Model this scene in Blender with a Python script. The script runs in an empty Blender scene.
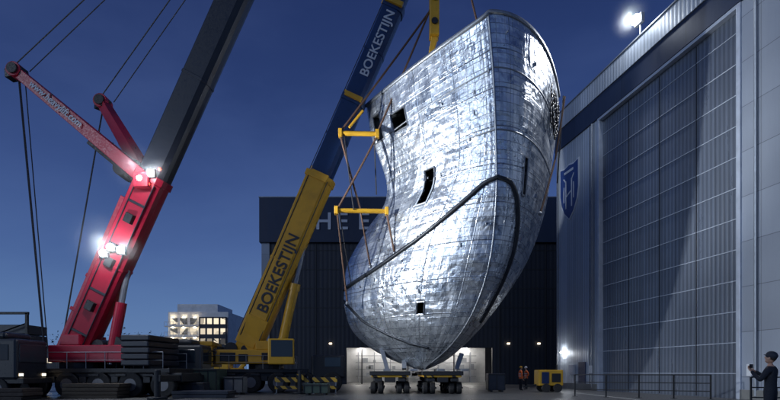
import bpy, bmesh, math, random
import numpy as np
from mathutils import Vector, Matrix, Euler
random.seed(7)
S=bpy.context.scene
R=math.radians

# ---------------------------------------------------------------- materials
def newmat(name):
    m=bpy.data.materials.new(name); m.use_nodes=True
    nt=m.node_tree; b=nt.nodes['Principled BSDF']; return m,nt,b
def N(nt,t,**k):
    n=nt.nodes.new(t)
    for a,v in k.items(): setattr(n,a,v)
    return n
def math_(nt,op,a,b=None,c=None):
    n=nt.nodes.new('ShaderNodeMath'); n.operation=op
    for i,v in enumerate((a,b,c)):
        if v is None: continue
        if isinstance(v,(int,float)): n.inputs[i].default_value=v
        else: nt.links.new(v,n.inputs[i])
    return n.outputs[0]
def mixc(nt,f,a,b,mode='MIX'):
    n=nt.nodes.new('ShaderNodeMix'); n.data_type='RGBA'; n.blend_type=mode
    for i,v in ((0,f),(6,a),(7,b)):
        if isinstance(v,(int,float)): n.inputs[i].default_value=v
        elif isinstance(v,tuple): n.inputs[i].default_value=(v[0],v[1],v[2],1)
        else: nt.links.new(v,n.inputs[i])
    return n.outputs[2]
def noise(nt,co,scale,detail=4,rough=.55,dist=0):
    n=nt.nodes.new('ShaderNodeTexNoise'); n.inputs['Scale'].default_value=scale
    n.inputs['Detail'].default_value=detail; n.inputs['Roughness'].default_value=rough
    n.inputs['Distortion'].default_value=dist
    nt.links.new(co,n.inputs['Vector']); return n.outputs['Fac']
def ramp(nt,f,a,b,c0=0,c1=1):
    n=nt.nodes.new('ShaderNodeMapRange'); n.inputs[1].default_value=a;n.inputs[2].default_value=b
    n.inputs[3].default_value=c0;n.inputs[4].default_value=c1
    nt.links.new(f,n.inputs[0]); return n.outputs[0]
def bump(nt,b,h,strength,dist=.05):
    n=nt.nodes.new('ShaderNodeBump'); n.inputs['Strength'].default_value=strength
    n.inputs['Distance'].default_value=dist
    nt.links.new(h,n.inputs['Height']); nt.links.new(n.outputs[0],b.inputs['Normal'])
def paint(name,col,rough=.42,metal=0,dirt=.35,sc=1.3,bs=.15):
    m,nt,b=newmat(name); tc=N(nt,'ShaderNodeTexCoord').outputs['Object']
    n1=noise(nt,tc,sc,6,.65); n2=noise(nt,tc,sc*9,4)
    f=math_(nt,'MULTIPLY',ramp(nt,n1,.42,.75),dirt)
    c=mixc(nt,f,col,tuple(x*.35+.01 for x in col))
    nt.links.new(c,b.inputs['Base Color'])
    nt.links.new(ramp(nt,n2,.3,.7,rough-.1,rough+.15),b.inputs['Roughness'])
    b.inputs['Metallic'].default_value=metal
    bump(nt,b,n2,bs,.01); return m
def emit(name,col,st):
    m,nt,b=newmat(name); b.inputs['Base Color'].default_value=(*col,1)
    b.inputs['Emission Color'].default_value=(*col,1); b.inputs['Emission Strength'].default_value=st; return m

M_yel=paint('crane_yellow',(.68,.37,.025),.4)
M_blue=paint('boom_blue',(.013,.04,.13),.35)
M_red=paint('crane_red',(.42,.012,.04),.4)
M_dgrey=paint('boom_dark_grey',(.022,.026,.038),.38)
M_black=paint('black_steel',(.014,.015,.018),.5)
M_rub=paint('tyre_rubber',(.012,.012,.013),.75)
M_hub=paint('wheel_hub',(.16,.16,.17),.45,.5)
M_steel=paint('steel',(.33,.35,.38),.4,.6)
M_white=paint('white_paint',(.7,.71,.73),.5)
M_glass,nt,b=newmat('cab_glass'); b.inputs['Base Color'].default_value=(.02,.03,.04,1); b.inputs['Roughness'].default_value=.08
M_rope=paint('steel_rope',(.03,.03,.035),.5,.3)
M_sling=paint('brown_sling',(.13,.07,.045),.8)
M_lamp=emit('flood_lamp',(.9,.95,1),60)
M_warm=emit('warm_lamp',(1,.8,.55),6)
M_redl=emit('red_marker',(1,.05,.03),8)
M_conc=paint('concrete_block',(.2,.2,.19),.8)
M_green=paint('green_box',(.05,.08,.06),.6)
M_orange=paint('hi_vis_orange',(.75,.13,.02),.6,dirt=.2)
M_cloth=paint('dark_cloth',(.015,.018,.028),.85,dirt=.2,sc=6)
M_skin=paint('skin',(.5,.29,.2),.5,dirt=.05)
M_hair=paint('hair',(.03,.02,.015),.7)
M_letter=paint('sign_letter',(.62,.66,.72),.5,dirt=.1)
M_sign=paint('hall_sign_letter',(.42,.46,.55),.5,dirt=.2)
M_joint=paint('door_joint_trim',(.5,.55,.64),.4,.3)
M_navy=paint('navy',(.01,.025,.09),.35,dirt=.1)

def stripe_mat():
    m,nt,b=newmat('hazard_stripes'); tc=N(nt,'ShaderNodeTexCoord').outputs['Object']
    sp=N(nt,'ShaderNodeSeparateXYZ'); nt.links.new(tc,sp.inputs[0])
    s=math_(nt,'ADD',sp.outputs[0],sp.outputs[2]); s=math_(nt,'FRACT',math_(nt,'MULTIPLY',s,1.6))
    f=math_(nt,'GREATER_THAN',s,.5)
    nt.links.new(mixc(nt,f,(.01,.01,.01),(.5,.3,.03)),b.inputs['Base Color']); b.inputs['Roughness'].default_value=.5
    return m
M_haz=stripe_mat()

def cladding(name,col,rough,metal,ribw,seam_h=0,seam_w=0,dirt=.2,bs=.5,axis=0,ribdark=.22):
    m,nt,b=newmat(name); tc=N(nt,'ShaderNodeTexCoord').outputs['Object']
    sp=N(nt,'ShaderNodeSeparateXYZ'); nt.links.new(tc,sp.inputs[0]); x=sp.outputs[axis]; z=sp.outputs[2]
    wv=math_(nt,'SINE',math_(nt,'MULTIPLY',x,2*math.pi/ribw))
    wv=ramp(nt,wv,-.4,.4)
    h=wv; c=None
    mp=N(nt,'ShaderNodeMapping'); mp.inputs['Scale'].default_value=(1,1,.12); nt.links.new(tc,mp.inputs[0])
    streak=noise(nt,mp.outputs[0],1.6,6,.7); big=noise(nt,tc,.16,4)
    f=math_(nt,'MULTIPLY',ramp(nt,streak,.4,.75),dirt)
    c=mixc(nt,f,col,tuple(k*.45 for k in col))
    c=mixc(nt,ramp(nt,big,.35,.7,0,.35),c,tuple(k*.55 for k in col))
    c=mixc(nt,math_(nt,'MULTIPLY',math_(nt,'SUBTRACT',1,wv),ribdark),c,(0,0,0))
    for q,per,w in ((z,seam_h,.018),(x,seam_w,.02)):
        if per:
            fr=math_(nt,'FRACT',math_(nt,'DIVIDE',q,per))
            ln=math_(nt,'LESS_THAN',math_(nt,'ABSOLUTE',math_(nt,'SUBTRACT',fr,.5)),w/per)
            c=mixc(nt,math_(nt,'MULTIPLY',ln,.6),c,tuple(k*.15 for k in col))
            cell=math_(nt,'FLOOR',math_(nt,'ADD',math_(nt,'DIVIDE',q,per),.5))
            wn=N(nt,'ShaderNodeTexWhiteNoise',noise_dimensions='1D'); nt.links.new(cell,wn.inputs['W'])
            c=mixc(nt,math_(nt,'MULTIPLY',wn.outputs[0],.18),c,(0,0,0))
    nt.links.new(c,b.inputs['Base Color']); b.inputs['Metallic'].default_value=metal
    nt.links.new(ramp(nt,streak,.3,.7,rough-.08,rough+.12),b.inputs['Roughness'])
    bump(nt,b,h,bs,.03); return m
M_wall=cladding('light_cladding',(.6,.66,.74),.45,.15,.33,0,1.1,bs=.3,dirt=.12)
M_wall2=cladding('light_flat_cladding',(.42,.47,.56),.4,.25,50,2.3,1.2,bs=.02,dirt=.15)
M_door=cladding('door_cladding',(.2,.235,.3),.33,.35,.3,0,3.04,dirt=.5,bs=.3,ribdark=.3)
M_dark=cladding('hall_dark_cladding',(.02,.025,.04),.5,.1,.5,0,5.5,dirt=.3,bs=.3)
M_darkband=cladding('hall_band',(.03,.045,.09),.45,.2,60,0,6,dirt=.2,bs=.02)

# ---------------------------------------------------------------- builders
class Asm:
    def __init__(s,name,loc=(0,0,0),yaw=0):
        s.e=bpy.data.objects.new(name,None); s.e.location=loc; s.e.rotation_euler=(0,0,yaw)
        s.e.empty_display_size=.3
        bpy.context.collection.objects.link(s.e)
        s.M=Matrix.Translation(loc)@Matrix.Rotation(yaw,4,'Z')
    def add(s,o,world=True):
        o.parent=s.e
        if world: o.matrix_parent_inverse=s.M.inverted()
    def part(s,name,mat,bevel=.0,smooth=False,world=True): return Part(s,name,mat,bevel,smooth,world)
class Part:
    def __init__(s,asm,name,mat,bevel,smooth,world):
        s.a=asm;s.n=name;s.m=mat;s.bv=bevel;s.sm=smooth;s.w=world;s.bm=bmesh.new();s.T=Matrix.Identity(4)
    def box(s,lo,hi):
        lo=Vector(lo);hi=Vector(hi); c=(lo+hi)/2; d=hi-lo
        M=s.T@Matrix.Translation(c)@Matrix.Diagonal((abs(d.x),abs(d.y),abs(d.z),1))
        bmesh.ops.create_cube(s.bm,size=1,matrix=M); return s
    def frame(s,p1,p2,up):
        p1=Vector(p1);p2=Vector(p2);z=(p2-p1).normalized();up=Vector(up)
        x=up.cross(z)
        if x.length<1e-4: x=Vector((1,0,0)).cross(z)
        x.normalize(); y=z.cross(x)
        return p1,p2,x,y
    def prism(s,p1,p2,prof,k2=1,up=(0,0,1)):
        p1,p2,x,y=s.frame(p1,p2,up)
        r1=[s.bm.verts.new(s.T@(p1+x*a+y*b)) for a,b in prof]
        r2=[s.bm.verts.new(s.T@(p2+x*a*k2+y*b*k2)) for a,b in prof]
        n=len(prof)
        for i in range(n): s.bm.faces.new((r1[i],r1[(i+1)%n],r2[(i+1)%n],r2[i]))
        s.bm.faces.new(r1[::-1]); s.bm.faces.new(r2); return s
    def beam(s,p1,p2,w,h,k2=1,up=(0,0,1)):
        w/=2;h/=2; return s.prism(p1,p2,[(-w,-h),(w,-h),(w,h),(-w,h)],k2,up)
    def cyl(s,p1,p2,r,seg=12,k2=1):
        return s.prism(p1,p2,[(r*math.cos(2*math.pi*i/seg),r*math.sin(2*math.pi*i/seg)) for i in range(seg)],k2,(.13,.2,1))
    def ball(s,c,r):
        bmesh.ops.create_uvsphere(s.bm,u_segments=16,v_segments=10,radius=1,matrix=s.T@Matrix.Translation(c)@Matrix.Diagonal((r[0],r[1],r[2],1) if isinstance(r,tuple) else (r,r,r,1))); return s
    def rope(s,pts,r,sag=0,n=8):
        for a,b in zip(pts[:-1],pts[1:]):
            a=Vector(a);b=Vector(b); P=[a.lerp(b,i/n)+Vector((0,0,-sag*4*(i/n)*(1-i/n))) for i in range(n+1)]
            if sag==0: P=[a,b]
            for q,w in zip(P[:-1],P[1:]): s.cyl(q,w,r,6)
        return s
    def done(s):
        bmesh.ops.recalc_face_normals(s.bm,faces=s.bm.faces)
        me=bpy.data.meshes.new(s.n); s.bm.to_mesh(me); s.bm.free()
        o=bpy.data.objects.new(s.n,me); bpy.context.collection.objects.link(o); me.materials.append(s.m)
        s.a.add(o,s.w)
        if s.bv>0:
            b=o.modifiers.new('b','BEVEL'); b.width=s.bv; b.segments=2; b.limit_method='ANGLE'; b.angle_limit=R(50)
        if s.sm:
            for p in me.polygons: p.use_smooth=True
        return o
def text(asm,name,txt,size,origin,xdir,normal,mat,ext=.02,space=1,world=True):
    cu=bpy.data.curves.new(name,'FONT'); cu.body=txt; cu.size=size; cu.extrude=ext; cu.space_character=space; cu.offset=.012*size
    o=bpy.data.objects.new(name,cu); bpy.context.collection.objects.link(o); cu.materials.append(mat)
    x=Vector(xdir).normalized(); z=Vector(normal); z=(z-x*z.dot(x)).normalized(); y=z.cross(x)
    m=Matrix((x,y,z)).transposed().to_4x4(); m.translation=Vector(origin); o.matrix_world=m
    o.parent=asm.e
    if world: o.matrix_parent_inverse=asm.M.inverted()
    return o

# ---------------------------------------------------------------- camera / world / sun
cam=bpy.data.cameras.new('camera'); co=bpy.data.objects.new('camera',cam); bpy.context.collection.objects.link(co)
co.location=(0,0,1.4); co.rotation_euler=(R(90),0,0); cam.lens=24; cam.sensor_width=36; cam.shift_y=.2205; cam.clip_end=5000
S.camera=co
S.view_settings.view_transform='Standard'; S.view_settings.look='None'; S.view_settings.exposure=0
w=bpy.data.worlds.new('World'); S.world=w; w.use_nodes=True; nt=w.node_tree; bg=nt.nodes['Background']
tc=N(nt,'ShaderNodeTexCoord').outputs['Generated']; sp=N(nt,'ShaderNodeSeparateXYZ'); nt.links.new(tc,sp.inputs[0])
sky=N(nt,'ShaderNodeTexSky'); sky.sky_type='NISHITA'; sky.sun_disc=False; sky.sun_elevation=R(2); sky.sun_rotation=R(-130)
skyc=mixc(nt,1.0,sky.outputs[0],(.006,.011,.028),'MULTIPLY')
cr=N(nt,'ShaderNodeValToRGB'); e=cr.color_ramp.elements
e[0].position=0; e[0].color=(.13,.23,.44,1); e[1].position=1; e[1].color=(.008,.015,.06,1)
for p,c in ((.1,(.092,.175,.37,1)),(.2,(.057,.11,.28,1)),(.32,(.034,.067,.2,1)),(.45,(.022,.043,.142,1)),(.6,(.014,.027,.1,1))):
    x=cr.color_ramp.elements.new(p); x.color=c
mp=N(nt,'ShaderNodeMapping'); mp.inputs['Scale'].default_value=(1,1,2.5); nt.links.new(tc,mp.inputs[0])
cl=noise(nt,mp.outputs[0],1.7,7,.55,.3)
zz=math_(nt,'ADD',sp.outputs[2],math_(nt,'MULTIPLY',math_(nt,'SUBTRACT',cl,.5),-.16))
nt.links.new(zz,cr.inputs[0])
g=mixc(nt,ramp(nt,cl,.42,.8,0,.28),cr.outputs[0],(.08,.12,.28))
fin=mixc(nt,1.0,g,skyc,'ADD'); nt.links.new(fin,bg.inputs[0]); bg.inputs[1].default_value=1.0
sun=bpy.data.lights.new('sun','SUN'); so=bpy.data.objects.new('sun',sun); bpy.context.collection.objects.link(so)
sun.energy=.72; sun.angle=R(22); sun.color=(.68,.82,1)
so.rotation_euler=Vector((.72,.62,-.30)).to_track_quat('-Z','Y').to_euler()

def spot(name,loc,tgt,e,ang=70,col=(.9,.95,1),r=.25,asm=None):
    l=bpy.data.lights.new(name,'SPOT'); o=bpy.data.objects.new(name,l); bpy.context.collection.objects.link(o)
    l.energy=e;l.spot_size=R(ang);l.spot_blend=.6;l.color=col;l.shadow_soft_size=r
    o.location=loc; o.rotation_euler=(Vector(tgt)-Vector(loc)).to_track_quat('-Z','Y').to_euler()
    if asm: asm.add(o)

# ---------------------------------------------------------------- ground
m,nt,b=newmat('asphalt'); tc=N(nt,'ShaderNodeTexCoord').outputs['Object']
n1=noise(nt,tc,.25,5,.6);n2=noise(nt,tc,30,3)
c=mixc(nt,ramp(nt,n1,.35,.7),(.03,.032,.036),(.06,.06,.06)); c=mixc(nt,math_(nt,'MULTIPLY',n2,.3),c,(.02,.02,.02))
nt.links.new(c,b.inputs['Base Color']); nt.links.new(ramp(nt,n1,.35,.65,.12,.5),b.inputs['Roughness']); bump(nt,b,n2,.3,.01)
me=bpy.data.meshes.new('ground'); me.from_pydata([(-2500,-500,0),(2500,-500,0),(2500,4000,0),(-2500,4000,0)],[],[(0,1,2,3)])
o=bpy.data.objects.new('ground',me); bpy.context.collection.objects.link(o); me.materials.append(m)
A=Asm('concrete_apron',(0,40,0)); p=A.part('slab',M_conc)
me2=paint('apron_concrete',(.1,.1,.1),.4); p.m=me2
for i in range(-3,4):
    for j in range(5): p.box((i*6+.02+1,26+j*6.5+.02,-.1),(i*6+5.98+1,26+j*6.5+6.48,.004))
p.done()
A=Asm('painted_ground_lines',(0,30,0)); p=A.part('lines',paint('line_white',(.5,.5,.48),.6))
p.box((-6,25.4,0),(16,25.52,.009)); p.box((12.4,26,0),(12.52,44,.009)); p.done()

# ---------------------------------------------------------------- ship bow section
K=np.array([
#z    sx   sy    Lx    Ly    Rx    Ry   pL  pR
[20.8,5.28,28.0,-1.6 ,35.0,11.2 ,34.5,.76,.46],
[18.0,5.60,28.3,-1.2 ,35.0,11.05,34.5,.76,.47],
[16.0,5.75,28.5,-0.6 ,35.0,10.8,34.5,.75,.48],
[14.0,5.88,28.8,-0.2 ,35.0,10.6,34.5,.72,.49],
[12.8,5.93,28.95,-.4 ,35.4,10.45,34.6,.69,.49],
[11.5,5.97,29.15,-1.5,36.3,10.2,34.8,.64,.49],
[9.3 ,5.92,29.7,-3.1 ,38.0,9.5,35.3,.58,.49],
[8.0 ,5.80,30.0,-3.3 ,38.0,8.85,35.5,.55,.50],
[6.0 ,5.36,30.8,-3.3 ,38.0,7.5,35.8,.55,.52],
[4.2 ,4.6 ,31.8,-2.6 ,38.0,6.1,36.3,.58,.55],
[3.0 ,3.8 ,33.2,-1.2 ,37.8,4.9,36.5,.62,.6],
[2.2 ,3.0 ,34.6,.3  ,37.5,3.9,36.6,.7,.7],
[1.75,2.5 ,35.5,1.5  ,37.2,3.0,36.8,.8,.8],
[1.55,2.4 ,35.8,2.2  ,37.0,2.5,36.95,.9,.9]])[::-1]
def key(z):
    zs=K[:,0]; z=min(max(z,zs[0]),zs[-1]); i=int(np.clip(np.searchsorted(zs,z)-1,0,len(zs)-2))
    h=zs[i+1]-zs[i]; u=(z-zs[i])/h
    def tan(j):
        if j==0: return (K[1]-K[0])/(zs[1]-zs[0])
        if j==len(zs)-1: return (K[-1]-K[-2])/(zs[-1]-zs[-2])
        a=(K[j]-K[j-1])/(zs[j]-zs[j-1]); b_=(K[j+1]-K[j])/(zs[j+1]-zs[j]); return (a+b_)/2
    m0=tan(i)*h;m1=tan(i+1)*h
    return (2*u**3-3*u**2+1)*K[i]+(u**3-2*u**2+u)*m0+(-2*u**3+3*u**2)*K[i+1]+(u**3-u**2)*m1
def surf(q,z,off=0):
    """q in -1(left aft)..0(stem)..1(right aft)"""
    def raw(q,z):
        k=key(z); a=abs(q); t=a**1.8
        w_=max(0,min(1,(z-13)/7.8))
        if q<0: x=k[1]+(k[3]-k[1])*t**k[7]; y=k[2]+(k[4]-k[2])*t; z2=z-w_*1.5*t**.42
        else:   x=k[1]+(k[5]-k[1])*t**k[8]; y=k[2]+(k[6]-k[2])*t; z2=z-w_*1.1*t
        return Vector((x,y,z2))
    p=raw(q,z)
    if off:
        e=.01; du=raw(min(q+e,1),z)-raw(max(q-e,-1),z); dv=raw(q,min(z+.05,20.8))-raw(q,max(z-.05,1.55))
        n=du.cross(dv)
        if n.length>0: n.normalize(); p=p+n*off
    return p
def hullmat():
    m,nt,b=newmat('bare_aluminium_plating'); uv=N(nt,'ShaderNodeUVMap').outputs[0]
    sp=N(nt,'ShaderNodeSeparateXYZ'); nt.links.new(uv,sp.inputs[0]); u,v=sp.outputs[0],sp.outputs[1]
    tc=N(nt,'ShaderNodeTexCoord').outputs['Object']
    dst=math_(nt,'MULTIPLY',math_(nt,'SUBTRACT',noise(nt,tc,.8,2),.5),.1)
    u=math_(nt,'ADD',u,dst); v=math_(nt,'ADD',v,dst)
    def line(q,p_,w_):
        a=math_(nt,'ABSOLUTE',math_(nt,'SUBTRACT',math_(nt,'FRACT',math_(nt,'DIVIDE',q,p_)),.5)); return ramp(nt,a,0,w_/p_,1,0)
    def grid(u,v,pu,pv,wu): return math_(nt,'MAXIMUM',line(u,pu,wu),line(v,pv,wu))
    def cell(u,v,pu,pv,seed):
        cx=N(nt,'ShaderNodeCombineXYZ'); nt.links.new(math_(nt,'FLOOR',math_(nt,'ADD',math_(nt,'DIVIDE',u,pu),.5)),cx.inputs[0])
        nt.links.new(math_(nt,'FLOOR',math_(nt,'ADD',math_(nt,'DIVIDE',v,pv),.5)),cx.inputs[1]); cx.inputs[2].default_value=seed
        wn=N(nt,'ShaderNodeTexWhiteNoise'); nt.links.new(cx.outputs[0],wn.inputs[0]); return wn.outputs[0]
    g1=grid(u,v,.62,.5,.03); g2=grid(u,v,2.48,2.0,.045)
    c1=cell(u,v,.62,.5,1); c2=cell(u,v,2.48,2.0,5); c3=cell(u,v,1.24,2.0,8)
    n1=noise(nt,tc,.55,3,.5,.6); n2=noise(nt,tc,3.5,5,.6,.8); n3=noise(nt,tc,14,4,.7)
    zone=ramp(nt,noise(nt,tc,.3,3,.5),.40,.55)
    c1z=math_(nt,'MULTIPLY',math_(nt,'SUBTRACT',c1,.5),math_(nt,'MULTIPLY',zone,.6))
    val=math_(nt,'ADD',math_(nt,'MULTIPLY',c3,.35),math_(nt,'MULTIPLY',c2,.25))
    val=math_(nt,'ADD',math_(nt,'ADD',val,c1z),math_(nt,'MULTIPLY',n2,.45))
    col=mixc(nt,ramp(nt,val,.15,.95),(.36,.41,.49),(.84,.88,.93))
    col=mixc(nt,math_(nt,'MULTIPLY',math_(nt,'MULTIPLY',grid(u,v,.62,.5,.11),ramp(nt,n2,.42,.6)),.6),col,(.92,.95,.98))
    col=mixc(nt,math_(nt,'MULTIPLY',math_(nt,'MULTIPLY',g1,ramp(nt,n2,.28,.45)),.8),col,(.1,.125,.17))
    col=mixc(nt,math_(nt,'MULTIPLY',g2,.8),col,(.09,.1,.13))
    col=mixc(nt,math_(nt,'MULTIPLY',ramp(nt,n2,.64,.8),.4),col,(.13,.14,.17))
    col=mixc(nt,math_(nt,'MULTIPLY',ramp(nt,n3,.66,.75),.4),col,(.08,.09,.1))
    nt.links.new(col,b.inputs['Base Color']); b.inputs['Metallic'].default_value=.78
    rr=math_(nt,'ADD',math_(nt,'MULTIPLY',math_(nt,'MULTIPLY',c1,zone),.14),ramp(nt,n2,.3,.7,.18,.38)); nt.links.new(rr,b.inputs['Roughness'])
    a=math_(nt,'ABSOLUTE',math_(nt,'SINE',math_(nt,'MULTIPLY',u,math.pi/.62)))
    c=math_(nt,'ABSOLUTE',math_(nt,'SINE',math_(nt,'MULTIPLY',v,math.pi/.5)))
    h=math_(nt,'ADD',math_(nt,'MULTIPLY',math_(nt,'MULTIPLY',a,c),.28),math_(nt,'MULTIPLY',n1,5.0))
    h=math_(nt,'ADD',h,math_(nt,'MULTIPLY',n2,.35)); h=math_(nt,'ADD',h,math_(nt,'MULTIPLY',g1,.12)); h=math_(nt,'ADD',h,math_(nt,'MULTIPLY',g2,.3))
    bump(nt,b,h,.8,.07); return m
M_alu=hullmat()
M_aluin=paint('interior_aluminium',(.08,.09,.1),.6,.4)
SH=Asm('ship_bow_section',(4,33,1.6))
NQ,NZ=100,154
qs=[i/NQ for i in range(-NQ,NQ+1)]; zs=[1.55+(20.8-1.55)*j/NZ for j in range(NZ+1)]
# q0,q1,z0,z1,q-shift per metre
holes=[(-.645,-.565,11.7,13.9,-.02),(-.85,-.75,17.4,18.8,0),(.33,.39,11.6,13.7,0),(-.42,-.365,5.0,5.75,0),(-.97,-.92,17.5,19.6,0)]
bm=bmesh.new(); uvl=bm.loops.layers.uv.new('UVMap'); V=[[bm.verts.new(surf(q,z)) for q in qs] for z in zs]
for j in range(NZ):
    for i in range(2*NQ):
        qc=(qs[i]+qs[i+1])/2; zc=(zs[j]+zs[j+1])/2
        if any(c_<zc<d and a<qc-k*(zc-c_)<b_ for a,b_,c_,d,k in holes): continue
        f=bm.faces.new((V[j][i],V[j][i+1],V[j+1][i+1],V[j+1][i])); f.smooth=True
        for l,(ii,jj) in zip(f.loops,((i,j),(i+1,j),(i+1,j+1),(i,j+1))):
            l[uvl].uv=(qs[ii]*9.3,zs[jj])
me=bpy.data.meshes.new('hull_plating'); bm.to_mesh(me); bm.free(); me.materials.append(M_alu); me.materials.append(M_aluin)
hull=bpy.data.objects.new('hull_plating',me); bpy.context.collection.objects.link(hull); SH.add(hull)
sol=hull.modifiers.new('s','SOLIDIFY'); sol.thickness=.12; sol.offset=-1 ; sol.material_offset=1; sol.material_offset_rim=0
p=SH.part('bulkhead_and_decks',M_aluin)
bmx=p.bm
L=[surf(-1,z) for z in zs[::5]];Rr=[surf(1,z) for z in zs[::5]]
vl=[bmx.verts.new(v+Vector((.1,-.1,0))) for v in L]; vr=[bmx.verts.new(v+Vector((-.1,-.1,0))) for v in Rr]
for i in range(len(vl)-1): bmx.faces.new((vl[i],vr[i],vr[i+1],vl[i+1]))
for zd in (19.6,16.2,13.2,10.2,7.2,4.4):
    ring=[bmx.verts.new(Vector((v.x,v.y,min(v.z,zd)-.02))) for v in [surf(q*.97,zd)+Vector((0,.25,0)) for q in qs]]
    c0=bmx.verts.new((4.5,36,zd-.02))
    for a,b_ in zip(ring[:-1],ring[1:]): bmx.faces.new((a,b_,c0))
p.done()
def strip(asm,name,path,width,off,thick,mat,n=60):
    qs_=np.array([a for a,_ in path]);z_=np.array([b_ for _,b_ in path]); s=np.linspace(0,1,len(path)); t=np.linspace(0,1,n)
    Q=np.interp(t,s,qs_);Z=np.interp(t,s,z_)
    for _ in range(6):
        Q[1:-1]=(Q[:-2]+Q[1:-1]*2+Q[2:])/4; Z[1:-1]=(Z[:-2]+Z[1:-1]*2+Z[2:])/4
    p=asm.part(name,mat,0,True); prev=None
    C=[surf(a,b_,0) for a,b_ in zip(Q,Z)]; Nn=[(surf(a,b_,.1)-c_).normalized() for a,b_,c_ in zip(Q,Z,C)]
    for i in range(n):
        T=(C[min(i+1,n-1)]-C[max(i-1,0)]).normalized(); B=T.cross(Nn[i]).normalized()*width/2
        o=Nn[i]*off; th=Nn[i]*thick
        ring=[p.bm.verts.new(C[i]+x) for x in (-B-Nn[i]*.05,-B*.7+o+th,B*.7+o+th,B-Nn[i]*.05)]
        if prev:
            for k in range(4): p.bm.faces.new((prev[k],prev[(k+1)%4],ring[(k+1)%4],ring[k]))
        prev=ring
    return p.done()
def tq(t): return t**(1/1.8)
M_kn=paint('spray_rail_steel',(.03,.035,.045),.4,.3)
strip(SH,'spray_rail_port',[(0.02,12.3),(-tq(.03),12.05),(-tq(.1),11.15),(-tq(.2),10.15),(-tq(.3),9.4),(-tq(.45),8.7),(-tq(.6),8.2),(-tq(.8),7.8),(-1,7.4)],.27,.0,.15,M_kn)
strip(SH,'spray_rail_starboard',[(-0.02,12.3),(tq(.03),12.1),(tq(.08),11.4),(tq(.13),10.2),(tq(.18),8.8),(tq(.22),7.2),(tq(.27),5.8),(tq(.35),4.6)],.27,.0,.15,M_kn)
strip(SH,'lower_chine',[(-1,6.6),(-tq(.75),4.9),(-tq(.5),3.9),(-tq(.3),3.3),(-tq(.12),3.0)],.2,.0,.1,M_kn)
strip(SH,'stem_bar',[(0,20.8),(0,16),(0,12.5),(0,9),(0,5),(0,2)],.12,.0,.04,M_steel)
strip(SH,'gunwale_cap',[(-1,20.8),(-.75,20.8),(-.5,20.8),(-.25,20.8),(0,20.8),(.25,20.8),(.5,20.8),(.75,20.8),(1,20.8)],.25,.03,.06,M_steel,100)
for zz_ in (14.7,17.9): strip(SH,'plating_overlap',[(-1,zz_-.4),(-.6,zz_),(-.2,zz_+.1),(.2,zz_+.1),(.6,zz_),(1,zz_-.2)],.09,0,.03,M_steel,80)
p=SH.part('lifting_lugs',M_steel,.01)
for q,z in [(-.9,15.6),(-.75,14.3),(-.5,17.5),(-.3,19),(.3,19),(.5,17.8),(.8,18.5),(-.95,9),(-.8,10.2),(-.6,6),(.6,12),(.7,9)]+[(random.uniform(-.95,.7),random.uniform(4,20)) for _ in range(45)]:
    a=surf(q,z,-.03); b_=surf(q,z,random.choice((.06,.08,.12))); s_=random.uniform(.05,.11); p.beam(a,b_,s_,s_*random.choice((.5,2,2.5)))
p.done()
for n,(a,b_,c_,d,k_) in enumerate(holes):
    s2=k_*(d-c_); pa=[(a,c_),(b_,c_),(b_+s2,d),(a+s2,d),(a,c_)]
    p=SH.part('opening_frame',M_steel)
    for (q1,z1),(q2,z2) in zip(pa[:-1],pa[1:]):
        P=[surf(q1+(q2-q1)*i/6,z1+(z2-z1)*i/6,.015) for i in range(7)]
        for x,y in zip(P[:-1],P[1:]): p.beam(x,y,.13 if k_ else .07,.08)
    p.done()
p=SH.part('mooring_rope_bundle',M_rope,0,True)
for i in range(10):
    q=random.uniform(.72,.9); z=random.uniform(18.0,19.6); pts=[]; ph=random.uniform(0,6); rr_=random.uniform(.4,.9)
    for k in range(15):
        an=ph+k/14*5; pts.append(surf(q+.07*math.cos(an)*rr_,z-.6+rr_*math.sin(an)*(1+.3*random.random()),.1+.05*i*.3))
    p.rope(pts,.04)
p.done()
p=SH.part('support_cradle',M_steel,.02)
for x in (-.2,1.6,3.4,5.0):
    p.box((x-.25,34.6,1.46),(x+.25,37.4,1.62)); 
p.beam((-.2,37,1.6),(-.6,37,3.1),.3,.3);p.beam((4.6,36.2,1.6),(5.0,36.2,2.7),.3,.3);p.beam((1.0,36.5,1.6),(1.0,36.8,2.2),.3,.3)
p.done()

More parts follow.
